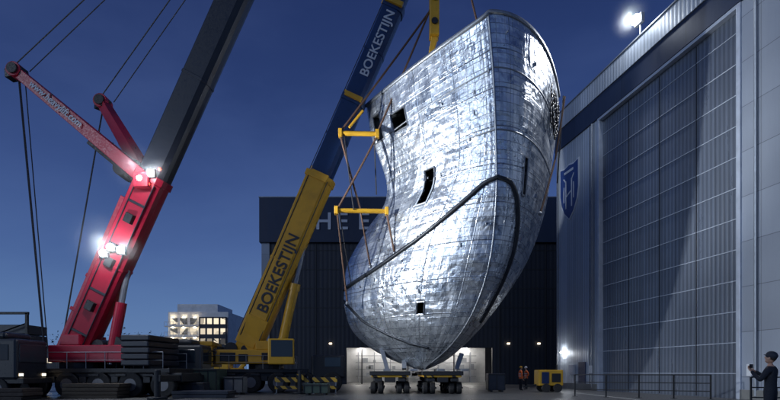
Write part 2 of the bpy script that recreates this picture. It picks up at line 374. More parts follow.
# ---------------------------------------------------------------- heavy transporters
def wheel(pt,ph,c,r,w_,ax=(1,0,0)):
    c=Vector(c);ax=Vector(ax); pt.cyl(c-ax*w_/2,c+ax*w_/2,r,20); ph.cyl(c-ax*(w_/2+.015),c+ax*(w_/2+.015),r*.5,14)
def transporter(x,y0,y1):
    A=Asm('modular_heavy_transporter',(x,(y0+y1)/2,0))
    d=A.part('deck',M_yel,.03); d.box((x-1.2,y0,1.06),(x+1.2,y1,1.2)); d.done()
    d=A.part('deck_top_steel',M_black,.02); d.box((x-.35,y0,.75),(x+.35,y1,1.057)); d.box((x-1.3,y0-.1,1.203),(x+1.3,y1-.2,1.45)); d.box((x-1.0,y0-.05,.8),(x-.5,y0+.1,1.0)); d.box((x+.5,y0-.05,.8),(x+1.0,y0+.1,1.0)); d.done()
    t=A.part('tyres',M_rub,.05); h=A.part('hubs',M_hub); s=A.part('suspension',M_black,.02)
    n=int((y1-y0)/1.4)
    for i in range(n):
        y=y0+.55+i*1.4
        for sx in (-.85,.85):
            for k in (-.24,.24): wheel(t,h,(x+sx+k,y,.38),.38,.32)
            s.beam((x+sx,y,.4),(x+sx,y+.35,.95),.18,.2); s.cyl((x+sx,y+.35,.8),(x+sx,y+.35,1.05),.25)
            s.box((x+sx-.5,y-.06,.33),(x+sx+.5,y+.06,.43))
    t.done();h.done();s.done()
    l=A.part('reflector_plate',M_haz); l.box((x-1.19,y0-.03,1.07),(x-.6,y0-.003,1.18)); l.box((x+.6,y0-.03,1.07),(x+1.19,y0-.003,1.18)); l.done()
transporter(-.0,33.2,40); transporter(3.35,33.0,40)

# ---------------------------------------------------------------- cranes
def boomprof(w_,h):
    w_/=2; return [(-w_,-h*.55),(-w_*.75,-h*.9),(-w_*.3,-h),(w_*.3,-h),(w_*.75,-h*.9),(w_,-h*.55),(w_,h*.92),(w_*.92,h),(-w_*.92,h),(-w_,h*.92)]
def crane(name,loc,yaw,col,boomsecs,bp,bd,nax,length,decol,cwcol):
    A=Asm(name,loc,yaw); T=A.M
    def pt(n,m_,bv=.03,sm=False):
        p=A.part(n,m_,bv,sm); p.T=T; return p
    h=length/2
    c=pt('carrier_chassis',decol); c.box((-h,-1.25,.85),(h,1.25,1.35)); c.box((-h+.6,-1.45,1.352),(h-2.6,1.45,1.6)); 
    for i in range(nax-1): c.box((-h+1.5+i*1.55,-1.5,1.15),(-h+2.1+i*1.55,1.5,1.3))
    c.done()
    t=pt('tyres',M_rub,.06); hb=pt('hubs',M_hub,0)
    for i in range(nax):
        x=-h+1.0+i*(length-2)/(nax-1)
        for y in (-1.25,1.25): wheel(t,hb,(x,y,.7),.7,.42,(0,1,0))
    t.done();hb.done()
    g=pt('mudguards',decol)
    for i in range(nax-1):
        x=-h+1.0+i*(length-2)/(nax-1)+(length-2)/(nax-1)/2
        g.box((x-.2,-1.42,.8),(x+.2,1.42,1.14))
    g.done()
    cb=pt('driver_cab',decol,.12); cb.box((h-2.4,-1.35,1.0),(h-.1,1.35,2.55)); cb.done()
    gl=pt('driver_cab_windows',M_glass,.02); gl.box((h-.12,-1.2,1.75),(h-.07,1.2,2.4)); gl.box((h-1.5,-1.37,1.75),(h-.4,1.37,2.4)); gl.done()
    hl=pt('headlights',M_steel,0); hl.box((h-.12,-1.15,1.15),(h-.05,-.9,1.3)); hl.box((h-.12,.9,1.15),(h-.05,1.15,1.3)); hl.done()
    o=pt('outriggers',decol); 
    for x in (-h+.3,h-3.1):
        o.box((x-.22,-3.4,.9),(x+.22,3.4,1.25))
        for y in (-3.3,3.3): o.cyl((x,y,.1),(x,y,1.5),.16); o.cyl((x,y,.02),(x,y,.14),.5,14)
    o.done()
    hz=pt('outrigger_stripes',M_haz,0)
    for x in (-h+.3,h-3.1): hz.box((x-.24,-3.42,.88),(x+.24,-2.2,1.27))
    hz.done()
    s=pt('turntable',M_black); s.cyl((0,0,1.6),(0,0,1.95),1.2,24); s.done()
    s=pt('superstructure',col,.05); s.box((-3.2,-1.3,1.95),(1.2,-.75,2.9)); s.box((-3.2,.75,1.95),(1.2,1.3,2.9)); s.box((-3.2,-.75,1.95),(-1.2,.75,2.6)); s.box((-.6,-1.25,2.9),(.5,-.8,3.5)); s.box((-.6,.8,2.9),(.5,1.25,3.5)); s.done()
    s=pt('superstructure_panels',M_black,.02); s.box((-2.9,-1.33,2.1),(-1.9,-1.303,2.7)); s.box((-1.7,-1.33,2.1),(-1.1,-1.303,2.6)); s.box((-.2,-1.33,2.2),(.2,-1.303,2.7)); s.done()
    s=pt('counterweights',cwcol,.06)
    for i in range(5): s.box((-4.9+.05*(i%2),-1.75,1.75+i*.34),(-3.3,1.75,2.06+i*.34))
    s.done()
    s=pt('winches',M_black,.02); s.cyl((-2.3,-.7,3.0),(-2.3,.7,3.0),.42,20); s.cyl((-1.3,-.7,2.9),(-1.3,.7,2.9),.35,20); s.box((-3.1,-1.25,2.9),(-2.9,1.25,3.1)); s.done()
    s=pt('operator_cab',col,.08); s.box((.3,-2.3,1.9),(2.0,-1.4,3.6)); s.done()
    s=pt('operator_cab_windows',M_glass,.02); s.box((.5,-2.32,2.4),(1.9,-1.38,3.5)); s.box((1.96,-2.2,2.3),(2.03,-1.5,3.5)); s.done()
    s=pt('handrails',M_steel,0)
    for y in (-1.4,1.4):
        for i in range(7): s.cyl((-h+1+i*1.1,y,1.6),(-h+1+i*1.1,y,2.5),.02,6)
        s.cyl((-h+1,y,2.5),(-h+7.6,y,2.5),.02,6); s.cyl((-h+1,y,2.05),(-h+7.6,y,2.05),.015,6)
    s.done()
    bp=Vector(bp); bd=Vector(bd)
    for i,(a,b_,w_,hh,mt) in enumerate(boomsecs):
        q=A.part('boom_section_%d'%(i+1),mt,.0); up=Vector((-1,0,.3)) 
        q.prism(bp+bd*a,bp+bd*b_,boomprof(w_,hh),1,up); q.done()
        q=A.part('boom_collar_%d'%(i+1),col if i==0 else mt,.02); dn=bd.normalized()
        q.prism(bp+bd*b_-dn*.35,bp+bd*b_+dn*.05,boomprof(w_*1.1,hh*1.1),1,up); 
        q.prism(bp+bd*(a+b_)/2-dn*.08,bp+bd*(a+b_)/2+dn*.08,boomprof(w_*1.04,hh*1.04),1,up);q.done()
    return A
bp=Vector((-9.7,36,3.27)); bd=Vector((10.2,-2,22.4))
Y=crane('yellow_mobile_crane',(-8.6,36.2,0),R(8),M_yel,
  [(0,.5,1.5,.88,M_yel),(.5,.72,1.25,.72,M_blue),(.72,.98,1.15,.66,M_blue),(.98,1.2,1.05,.6,M_blue)],bp,bd,6,11,M_black,M_yel)
p=Y.part('boom_foot_plates',M_yel,.03); p.beam(bp-bd*.03+Vector((0,-.6,0)),bp+bd*.08+Vector((0,-.8,0)),1.5,.1,1,(0,1,0)); p.beam(bp-bd*.03+Vector((0,.6,0)),bp+bd*.08+Vector((0,.8,0)),1.5,.1,1,(0,1,0)); p.done()
p=Y.part('luffing_cylinder',M_yel,0,False); a=Vector((-7.6,35.8,2.6)); b_=bp+bd*.32+Vector((.6,0,-.3)); p.cyl(a,a.lerp(b_,.62),.32,18); p.cyl(a.lerp(b_,.58),a.lerp(b_,.64),.38,18); p.done()
p=Y.part('luffing_rod',M_steel); p.cyl(a.lerp(b_,.6),b_,.17,14); p.done()
dn=bd.normalized(); side=Vector((0,-1,0)); side=(side-dn*side.dot(dn)).normalized(); yv=side.cross(dn)
def onboom(t,off,s_=.38): return bp+bd*t+side*off-yv*s_
text(Y,'boom_lettering','BOEKESTIJN',1.05,onboom(.1,.79),dn,side,M_dgrey)
text(Y,'boom_lettering_upper','BOEKESTIJN',.82,onboom(.78,.59,.3),dn,side,M_letter)
text(Y,'counterweight_lettering','CRANES',.5,(-13.2,33.9,2.6),(1,.14,0),(0.14,-1,0),M_dgrey)
hd=bp+bd*1.2
p=Y.part('boom_head',M_yel,.03); p.beam(hd-dn*.6,hd+dn*.9,1.1,1.0,.8,(-1,0,.3)); p.done()
p=Y.part('boom_head_sheaves',M_black)
for k in (-.3,0,.3): p.cyl(hd+dn*.7+Vector((.5,k-.06,0)),hd+dn*.7+Vector((.5,k+.06,0)),.45,20)
p.done()
p=Y.part('boom_guides',M_yel,.02)
for t in (.5,.72,.98): p.beam(bp+bd*t+side*.7-yv*.6,bp+bd*t+side*.7+yv*.6,.22,.3); p.beam(bp+bd*t+yv*.8-side*.2,bp+bd*(t+.02)+yv*.8-side*.2,.3,.3)
p.done()
p=Y.part('boom_hoses',M_black)
for k in (-.35,.35): p.cyl(onboom(.02,.77,k*1.9),onboom(.49,.77,k*1.9),.035,6)
p.done()
p=Y.part('hoist_ropes',M_rope)
for k in (-.2,0,.2): p.cyl((2.9,33.2+k,30.8),(2.85,33+k,24.6),.035,6)
for k in (-.25,.1): p.cyl(bp+bd*.02+yv*1.1+side*k,bp+bd*1.2+yv*.75+side*k,.03,6)
p.done()
p=Y.part('hook_block',M_yel,.05,False); p.box((2.5,32.6,22.6),(3.1,33.4,25.6)); p.beam((2.85,33,22.7),(2.6,33,21.6),.4,.45,.7); p.done()
p=Y.part('hook_block_pins',M_black); p.cyl((2.8,32.5,24.9),(2.8,33.5,24.9),.2); p.cyl((2.8,32.5,23.4),(2.8,33.5,23.4),.2); p.done()
G=Asm('lifting_rigging',(-1,34,12))
p=G.part('spreader_bars',M_yel,.03)
p.cyl((-3.15,33,16.55),(-.8,33,16.5),.15,14); p.cyl((-3.4,33,11.65),(-.2,33.5,11.75),.15,14)
for c_ in ((-3.15,33,16.55),(-.8,33,16.5),(-3.4,33,11.65),(-.2,33.5,11.75)): p.box(Vector(c_)-Vector((.12,.2,.25)),Vector(c_)+Vector((.12,.2,.25)))
p.beam((-2.6,33,16.9),(-1.7,33,18.0),.15,.15); p.done()
p=G.part('slings',M_sling)
for s_ in ([(2.6,33,24.4),(-3.1,33,16.7)],[(2.55,33,24.4),(-.8,33,16.6)],[(-3.15,33,16.4),(-1.9,33.2,11.8),(-1.3,34.5,8.4)],[(-.8,33,16.4),(-3.3,33,11.8)],[(-3.35,33,11.5),(-2.9,35.5,6)],
          [(-.2,33.5,11.6),(.3,33.3,9.0)],[(4.3,31,26),(5.0,29.4,20.9)],[(11.3,33.6,19.2),(10.6,33.4,15),(9.3,32.2,11.2)]): p.rope(s_,.065,.05)
p.done()
p=G.part('chains',M_rope)
for s_ in ([(-3.2,33,11.5),(-2.7,36,7.5)],[(-2.9,33,16.4),(-2.3,33,11.7)],[(-1.0,33,16.4),(-.9,34.6,13.2)],[(11.3,33.9,19.4),(10.8,33.6,13.6)],[(4.2,31,26),(2.9,33.2,30)]): p.rope(s_,.04,.08)
p.done()
p=G.part('shackles',M_steel)
for c_ in ((-1.3,34.5,8.4),(.3,33.3,9.0),(5.0,29.4,20.9),(9.3,32.2,11.2),(-2.9,35.4,6.1)): p.ball(c_,.13)
p.done()

# red crane
bp=Vector((-18,30,2.55)); bd=Vector((4.85,-1,9.45)); dn=bd.normalized()
Rc=crane('red_mobile_crane',(-17.8,30.2,0),R(176),M_red,
  [(0,1.02,1.4,.78,M_red),(1.02,2.1,1.3,.74,M_dgrey),(2.1,2.7,1.2,.7,M_dgrey),(2.7,3.15,1.1,.62,M_dgrey)],bp,bd,7,13,M_black,M_dgrey)
side=Vector((0,-1,0)); side=(side-dn*side.dot(dn)).normalized(); yv=side.cross(dn)
p=Rc.part('luffing_cylinder',M_red); a=Vector((-15.8,29.6,2.6)); b_=bp+bd*.52+Vector((.6,0,-.3)); p.cyl(a,a.lerp(b_,.6),.3,16); p.done()
p=Rc.part('luffing_rod',M_steel); p.cyl(a.lerp(b_,.58),b_,.17,12); p.done()
p=Rc.part('boom_rear_mast',M_red,.03); p.beam(bp+Vector((-1.3,.3,-.3)),bp+bd*.86+yv*1.1,.5,.5,.8); 
for t in (.2,.4,.6,.8): p.beam(bp+bd*t,bp+bd*t+yv*(1.5-.3*t),.15,.2)
p.done()
p=Rc.part('boom_hydraulic_boxes',M_black,.03)
for t in (.25,.5,.75): p.beam(bp+bd*t+side*.75,bp+bd*(t+.05)+side*.75,.3,.5)
p.done()
p=Rc.part('boom_lacing_plates',M_dgrey,.02)
for t in (.12,.36,.62,.86): p.beam(bp+bd*t+side*.71-yv*.5,bp+bd*t+side*.71+yv*.5,.04,.14)
for k in (-.5,.5): p.cyl(bp+bd*.05+side*.73+yv*k,bp+bd*.98+side*.73+yv*k,.04,6)
p.done()
kn=bp+bd*1.0
tipA=Vector((-21.5,30,18.7)); tipB=Vector((-17.66,32,17.95)); hd=bp+bd*3.2
p=Rc.part('guying_frame_struts',M_red,.03)
for tp,of in ((tipA,-.4),(tipB,.4)):
    st=kn+Vector((-.4,of,.1)); p.beam(st,tp,.7,.75,.75,(0,0,1)); p.cyl(tp+Vector((0,-.4,0)),tp+Vector((0,.4,0)),.42,18)
p.beam(kn+Vector((-.3,-1.0,-.2)),kn+Vector((-.3,1.0,-.2)),.8,.8); p.done()
p=Rc.part('guying_frame_sheaves',M_black,.02)
for tp,of in ((tipA,-.4),(tipB,.4)):
    d_=(tp-kn).normalized(); p.cyl(tp+Vector((0,-.5,0)),tp+Vector((0,.5,0)),.3,18)
    p.beam(kn+d_*1.6+Vector((0,0,-.75)),kn+d_*5+Vector((0,0,-.7)),.3,.25); p.cyl(kn+d_*2.2+Vector((0,-.6,-.7)),kn+d_*2.2+Vector((0,.6,-.7)),.42,18)
    p.beam(tp-d_*.6+Vector((0,0,.3)),tp+d_*.7+Vector((0,0,-.6)),.6,.5)
    for k in range(1,9): q0=kn+d_*(k*.95)+Vector((0,-.42 if of<0 else .1,0)); p.beam(q0+Vector((0,0,-.35)),q0+Vector((0,0,.35)),.05,.05)
p.done()
p=Rc.part('guy_ropes',M_rope)
for tp in (tipA,tipB):
    p.cyl(tp+Vector((0,-.2,.3)),hd+Vector((0,-.2,0)),.035,6); p.cyl(tp+Vector((.5,.3,.2)),hd+Vector((.2,.3,0)),.03,6)
p.cyl(tipA+Vector((.1,0,-.4)),(-20.6,31,2.8),.06,6); p.cyl(tipA+Vector((.25,.3,-.4)),(-20.4,31,2.8),.03,6); p.cyl(tipB+Vector((0,0,-.3)),(-19.6,31,2.8),.05,6)
p.cyl(bp+yv*1.05,bp+bd*3.1+yv*.85,.03,6); p.done()
d_=(kn+Vector((-.4,-.4,.1))-tipA).normalized()
text(Rc,'strut_lettering','www.heavylift.com',.55,tipA+d_*1.4+Vector((0,-.43,-.2)),d_,(0,-1,.1),M_letter)
p=Rc.part('floodlights',M_lamp,0,True); H=Rc.part('floodlight_housings',M_black,.02)
for c_ in ((-13.5,28.05,11.85),(-12.95,28.05,12.15),(-15.25,28.3,8.2),(-14.7,28.3,8.05),(-15.7,28.4,7.9)):
    c_=Vector(c_); p.ball(c_,(.19,.08,.19)); H.box(c_+Vector((-.24,.07,-.24)),c_+Vector((.24,.3,.24))); H.beam(c_+Vector((0,.3,0)),c_+Vector((.0,.9,-.1)),.08,.08)
p.done();H.done()
p=Rc.part('marker_lights',M_redl,0,True); p.ball((-13.15,28.2,11.6),.12); p.ball((-12.5,28.2,12.4),.09); p.done()
spot('boom_flood_upper',(-13.2,27.5,12.0),(2.5,31,15),17000,50,asm=Rc)
spot('boom_flood_lower',(-15,27.8,8.1),(2.5,31,6),12000,60,asm=Rc)
spot('boom_flood_ground',(-15.3,27.8,8.1),(-9,22,0),1500,110,asm=Rc)
for nm,en,lc in (('boom_flood_spill',330,(-15.1,27.0,8.2)),('boom_flood_spill_upper',220,(-13.3,26.8,12.1))):
    pl=bpy.data.lights.new(nm,'POINT'); po=bpy.data.objects.new(nm,pl); bpy.context.collection.objects.link(po); pl.energy=en; pl.color=(.9,.93,1); pl.shadow_soft_size=.2; po.location=lc; Rc.add(po)
# balls of scattering air added for the lamp halos; density fades to zero outwards
m=bpy.data.materials.new('lamp_halo_mist'); m.use_nodes=True; nt=m.node_tree; nt.nodes.remove(nt.nodes['Principled BSDF'])
vs=N(nt,'ShaderNodeVolumeScatter'); vs.inputs['Color'].default_value=(.9,.95,1,1); vs.inputs['Anisotropy'].default_value=0
tc=N(nt,'ShaderNodeTexCoord').outputs['Object']; ln=N(nt,'ShaderNodeVectorMath',operation='LENGTH'); nt.links.new(tc,ln.inputs[0])
f=ramp(nt,ln.outputs['Value'],0,1,1,0); f=math_(nt,'POWER',f,2.0); nt.links.new(math_(nt,'MULTIPLY',f,.05),vs.inputs['Density'])
nt.links.new(vs.outputs[0],nt.nodes['Material Output'].inputs['Volume'])
def halo_mist(c,r):
    A=Asm('halo_mist',c); p=A.part('halo_mist_ball',m,0,True,False); bmesh.ops.create_icosphere(p.bm,subdivisions=3,radius=1); o=p.done(); o.scale=(r,r,r)
halo_mist((-15.1,27.2,8.2),2.1); halo_mist((-13.3,27.0,12.1),1.75)

# ---------------------------------------------------------------- far hall
Hh=Asm('dark_assembly_hall',(4,60,0))
p=Hh.part('walls',M_dark); x0,x1=-14.8,26
ox0,ox1,oz=-5.0,11.8,4.2
p.box((x0+.9,60,0),(ox0,60.4,16.3)); p.box((ox1,60,0),(x1,60.4,16.3)); p.box((ox0,60,oz),(ox1,60.4,16.3)); p.box((x0+.9,84.6,0),(x1,85,16.3)); p.box((x0+.9,60.4,0),(x0+1.3,84.6,16.3)); p.box((x1-.4,60.4,0),(x1,84.6,16.3)); p.done()
p=Hh.part('corner_trim',M_wall2); p.box((x0,59.9,0),(x0+.9,61,16.3)); p.done()
p=Hh.part('fascia_band',M_darkband); p.box((x0-.2,59.6,16.3),(x1+.2,85.2,21.4)); p.done()
p=Hh.part('roof_trim',M_steel); p.box((x0-.25,59.55,21.4),(x1+.25,85.25,21.52)); p.done()
p=Hh.part('door_seams',M_black)
for i in range(8): x=x0+.9+i*5.3; p.box((x,59.93,0),(x+.12,59.998,16.2))
for i in range(1,6): p.box((x0+1.0,59.95,oz+.2+i*2.2),(x1,59.997,oz+.26+i*2.2))
p.done()
p=Hh.part('floor_slab',me2); p.box((ox0,60.4,0),(ox1,84.5,.02)); p.done()
p=Hh.part('interior_lights',emit('hall_tube_lights',(1,.95,.88),22))
for i in range(6): p.box((ox0+1+i*2.8,62,4.6),(ox0+1.3+i*2.8,80,4.7))
p.done()
p=Hh.part('interior_back_wall',M_white); p.box((ox0-1,70,0.03),(ox1+1,70.2,5)); p.done()
p=Hh.part('interior_shelving',M_steel,.01)
for i in range(8):
    x=ox0+.8+i*2.1; p.box((x,68,0.03),(x+.1,69,4)); 
for z in (.8,1.7,2.6,3.5): p.box((ox0+.5,68.1,z),(ox1-.5,68.9,z+.08))
for i in range(22): x=random.uniform(ox0+.6,ox1-1);z=random.choice((.88,1.78,2.68)); p.box((x,68.15,z),(x+random.uniform(.3,.9),68.8,z+random.uniform(.3,.7)))
p.done()
for i,ch in enumerate('HEESEN'):
    text(Hh,'sign_letter',ch,2.75,(-8.6+i*2.45,59.55,17.75),(1,0,0),(0,-1,0),M_sign,.06)
p=Hh.part('wall_lamps',M_warm)
for x in (-13,-7,13.5,17): p.box((x,59.8,4.6),(x+.3,59.93,4.75))
p.done()

# ---------------------------------------------------------------- right building
B=Asm('shipyard_hall_with_door',(14.5,45,0),math.atan2(-.982,.1886))
def bpart(n,m_,bv=0): return B.part(n,m_,bv,False,False)
x0d,x1d,zt=6.27,18.43,20.2
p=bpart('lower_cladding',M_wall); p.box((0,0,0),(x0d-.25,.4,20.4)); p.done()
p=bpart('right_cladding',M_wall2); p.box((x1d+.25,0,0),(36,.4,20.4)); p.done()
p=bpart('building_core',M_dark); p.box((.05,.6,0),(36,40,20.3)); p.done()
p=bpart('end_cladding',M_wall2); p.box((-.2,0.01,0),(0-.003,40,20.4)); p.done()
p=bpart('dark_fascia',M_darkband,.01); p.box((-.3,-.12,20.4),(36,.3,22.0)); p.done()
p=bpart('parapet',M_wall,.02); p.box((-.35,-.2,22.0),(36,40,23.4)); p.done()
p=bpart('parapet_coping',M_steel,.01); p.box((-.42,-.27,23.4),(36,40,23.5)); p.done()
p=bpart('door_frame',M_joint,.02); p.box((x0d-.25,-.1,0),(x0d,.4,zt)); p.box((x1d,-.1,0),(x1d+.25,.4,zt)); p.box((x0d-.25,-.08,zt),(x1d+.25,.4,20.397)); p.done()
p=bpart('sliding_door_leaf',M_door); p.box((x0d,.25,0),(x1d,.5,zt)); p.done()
p=bpart('door_panel_joints',M_joint,.01)
z=1.3
while z<zt-.3: p.box((x0d+.02,.215,z),(x1d-.02,.247,z+.045)); z+=1.62
p.done()
p=bpart('door_leaf_joints',M_dgrey,.01)
for i in range(1,4): p.box((x0d+i*3.04-.03,.205,0.05),(x0d+i*3.04+.03,.246,zt-.1))
p.done()
p=bpart('corner_pilasters',M_steel,.02); p.box((0,-.1,0),(.18,-.003,20.38)); p.box((4.9,-.06,0),(5.0,-.003,20.38)); p.box((21.6,-.08,0),(21.75,-.003,20.38)); p.box((26.6,-.08,0),(26.75,-.003,20.38)); p.done()
p=bpart('plinth',M_conc,.02); p.box((.2,-.14,0),(x0d-.26,-.003,.5)); p.box((x1d+.26,-.14,0),(36,-.003,.5)); p.done()
p=bpart('personnel_door',M_navy,.02); p.box((3.4,-.07,.02),(4.4,-.003,2.2)); p.done()
p=bpart('downpipe',M_steel); p.cyl((5.4,-.12,.2),(5.4,-.12,20.3),.07,8); p.cyl((19.6,-.12,.2),(19.6,-.12,20.3),.07,8); p.done()
p=bpart('wall_lamps',M_lamp); p.box((1.0,-.3,3.0),(1.3,-.05,3.12)); p.done()
p=bpart('wall_boxes',M_white,.02); p.box((2.2,-.2,1.2),(2.8,-.004,2.0)); p.box((5.1,-.2,1.3),(5.5,-.13,1.9)); p.box((19.2,-.25,1.2),(19.5,-.004,1.8));p.done()
def shield(n,m_,cx,cz,w_,h,y0,y1):
    p=bpart(n,m_)
    pr=[(-.5,.5),(-.25,.47),(0,.5),(.25,.47),(.5,.5),(.5,0),(.42,-.2),(.25,-.37),(0,-.5),(-.25,-.37),(-.42,-.2),(-.5,0)]
    f=[p.bm.verts.new((cx+a*w_,y0,cz+b_*h)) for a,b_ in pr]; g=[p.bm.verts.new((cx+a*w_,y1,cz+b_*h)) for a,b_ in pr]
    p.bm.faces.new(f); p.bm.faces.new(g[::-1]); n_=len(pr)
    for i in range(n_): p.bm.faces.new((f[i],f[(i+1)%n_],g[(i+1)%n_],g[i]))
    p.done()
M_shb=paint('shield_blue',(.02,.05,.2),.35,dirt=.1)
shield('shield_border',M_letter,2.0,16.3,2.95,4.65,-.003,-.06); shield('shield_field',M_shb,2.0,16.3,2.7,4.4,-.062,-.09)
p=bpart('shield_motif',M_letter)
for s_ in (-1,1):
    p.beam((2+s_*.45,-.1,15.0),(2+s_*.45,-.1,17.3),.13,.03,1,(0,1,0)); p.beam((2+s_*.45,-.1,17.2),(2+s_*.8,-.1,17.6),.1,.03,1,(0,1,0)); p.beam((2+s_*.75,-.1,15.6),(2+s_*.75,-.1,16.9),.08,.03,1,(0,1,0))
p.beam((1.6,-.1,16.0),(2.4,-.1,16.3),.12,.03,1,(0,1,0)); p.box((1.3,-.11,17.9),(2.7,-.095,18.1)); p.done()
p=bpart('roof_floodlight_pole',M_steel); p.cyl((10.9,-.05,23.4),(10.9,-.05,24.6),.06,8); p.box((10.55,-.25,24.3),(11.25,0,24.9)); p.done()
p=bpart('roof_floodlight',M_lamp); p.ball((10.9,-.4,24.6),(.38,.2,.3)); p.done()
wp=B.M@Vector((10.9,-.9,24.5)); spot('roof_flood',wp,(5,30,8),6500,100,(.92,.95,1),.3,B)
pl=bpy.data.lights.new('roof_flood_spill','POINT'); po=bpy.data.objects.new('roof_flood_spill',pl); bpy.context.collection.objects.link(po); pl.energy=500; pl.shadow_soft_size=.2; pl.color=(.85,.92,1); po.location=B.M@Vector((10.9,-.95,24.7)); B.add(po)
halo_mist(B.M@Vector((10.9,-.8,24.7)),1.5)  # scattering ball added to give the roof lamp its halo
pl=bpy.data.lights.new('wall_lamp_light','POINT'); po=bpy.data.objects.new('wall_lamp_light',pl); bpy.context.collection.objects.link(po); pl.energy=18; pl.shadow_soft_size=.1; po.location=B.M@Vector((1.15,-.6,2.9)); B.add(po)

# ---------------------------------------------------------------- railing right
def railing(pts,h=1.25,step=1.5):
    A=Asm('safety_railing',pts[0]); p=A.part('posts_and_rails',M_black)
    for a,b_ in zip(pts[:-1],pts[1:]):
        a=Vector(a);b_=Vector(b_);n=max(1,int((b_-a).length/step))
        for i in range(n+1):
            c_=a.lerp(b_,i/n); p.box(c_+Vector((-.03,-.03,0)),c_+Vector((.03,.03,h))); p.box(c_+Vector((-.12,-.12,.004)),c_+Vector((.12,.12,.02)))
        for z in (h,h*.66,h*.33): p.cyl(a+Vector((0,0,z)),b_+Vector((0,0,z)),.025,8)
    p.done()
railing([(10.6,29.8,0),(16.4,26.6,0)]); railing([(14.3,20.6,0),(17.5,19.8,0)],1.2)
def barrier(x,y,l,m_=M_haz):
    A=Asm('striped_barrier',(x,y,0)); p=A.part('boards',m_,.01); p.box((x,y-.03,.75),(x+l,y+.03,1.05)); p.box((x,y-.03,.3),(x+l,y+.03,.5)); p.done()
    p=A.part('legs',M_steel); 
    for k in (.1,l-.1): p.box((x+k-.03,y-.3,0.005),(x+k+.03,y+.3,.06)); p.box((x+k-.03,y+.032,.05),(x+k+.03,y+.07,1.1))
    p.done()
barrier(-7.4,33.4,2.2); barrier(-5.0,33.5,1.6)
def crate(name,x,y,w_,d_,h,m_):
    A=Asm(name,(x,y,0)); p=A.part('body',m_,.03); p.box((x,y,.12),(x+w_,y+d_,h)); p.done()
    p=A.part('skids_and_ribs',M_black,.01)
    for k in (.15,w_-.3): p.box((x+k,y-.02,0.005),(x+k+.15,y+d_,.118))
    n=max(2,int(w_/.5))
    for i in range(n+1): p.box((x+i*(w_-.05)/n,y-.04,.14),(x+.05+i*(w_-.05)/n,y-.003,h-.02))
    p.box((x,y-.05,h-.12),(x+w_,y-.042,h-.04)); p.done()
crate('equipment_container',-13.1,31.5,2.6,2,1.6,M_green); crate('equipment_container',-10.3,32.2,1.2,1,1.1,M_conc)
crate('tool_crate',-12,29.6,1.4,1,.8,M_dgrey); crate('tool_crate',-5.2,31.2,1.5,.9,.7,M_green); crate('tool_crate',6.9,36.5,1.2,1,1.3,M_dgrey)
def pile(name,x,y,n,m_):
    A=Asm(name,(x,y,0)); p=A.part('mats',m_,.02)
    for i in range(n): p.box((x+random.uniform(-.1,.1),y,.01+i*.2),(x+3+random.uniform(-.1,.1),y+1.5,.19+i*.2))
    p.done()
pile('timber_mat_stack',-17.2,27.2,4,paint('timber',(.06,.045,.03),.8)); pile('timber_mat_stack',-11.6,27.6,2,M_dgrey); pile('timber_mat_stack',-21,25.5,3,paint('timber_dark',(.04,.03,.025),.8))
A=Asm('mobile_generator',(11,36,0)); p=A.part('housing',M_yel,.06); p.box((10.3,36,.45),(12.0,37.2,1.55)); p.done()
p=A.part('blue_panel',M_navy,.02); p.box((10.5,35.94,.6),(11.0,35.998,1.4)); p.done()
p=A.part('wheels',M_rub,.03); p.cyl((10.8,35.9,.3),(10.8,36.1,.3),.3,16);p.cyl((11.6,35.9,.3),(11.6,36.1,.3),.3,16);p.cyl((10.8,37.1,.3),(10.8,37.3,.3),.3,16);p.cyl((11.6,37.1,.3),(11.6,37.3,.3),.3,16); p.done()
p=A.part('tow_bar_and_exhaust',M_black,.01); p.beam((10.3,36.6,.5),(9.4,36.6,.35),.1,.1); p.cyl((11.7,36.5,1.5),(11.7,36.5,1.9),.06); p.box((11.2,35.93,.7),(11.8,35.998,1.3)); p.done()

def lorry(x,y,bodycol,lit=True):
    A=Asm('heavy_lorry',(x,y,0)); T=Matrix.Translation((x,y,0))
    def q(n,m_,bv=.03):
        p=A.part(n,m_,bv); p.T=T; return p
    p=q('chassis',M_black); p.box((-4,-1.1,.8),(3.4,1.1,1.1)); p.done()
    p=q('cab',bodycol,.14); p.box((1.1,-1.2,1.0),(3.1,1.2,3.1)); p.box((1.3,-1.0,3.1),(2.4,1.0,3.45)); p.done()
    p=q('cab_windows',M_glass,.02); p.box((1.4,-1.23,2.0),(2.7,1.23,2.8)); p.box((3.08,-1,1.9),(3.13,1,2.85)); p.done()
    p=q('load_bed',M_dgrey); p.box((-4,-1.15,1.12),(.9,1.15,1.3))
    for i in range(4): p.box((-3.8+i*1.15,-.9,1.3),(-2.9+i*1.15,.9,1.9+.25*(i%3)))
    p.box((-4,-1.15,1.3),(-3.9,1.15,2.6)); p.box((.8,-1.15,1.3),(.9,1.15,2.6)); p.done()
    t=q('tyres',M_rub,.05);h=q('hubs',M_hub)
    for xx in (-3.2,-1.9,-.6,2.1):
        for yy in (-1.0,1.0): wheel(t,h,(xx,yy,.55),.55,.35,(0,1,0))
    t.done();h.done()
    p=q('head_and_marker_lamps',M_warm if lit else M_redl,0); p.box((3.08,-1,1.2),(3.14,-.75,1.32)); p.box((3.08,.75,1.2),(3.14,1,1.32)); p.box((-1,-1.17,1.15),(-.9,-1.153,1.22)); p.done()
lorry(-22,27.5,paint('lorry_cab_dark',(.012,.016,.025),.35)); lorry(-14.8,33.5,paint('lorry_cab_grey',(.05,.055,.06),.4))
A=Asm('counterweight_stack',(-23,33,0)); p=A.part('slabs',M_dgrey,.04)
for i in range(7): p.box((-25,32,.03+i*.62),(-22.4,34,.6+i*.62))
p.done(); p=A.part('lattice_frame',M_black)
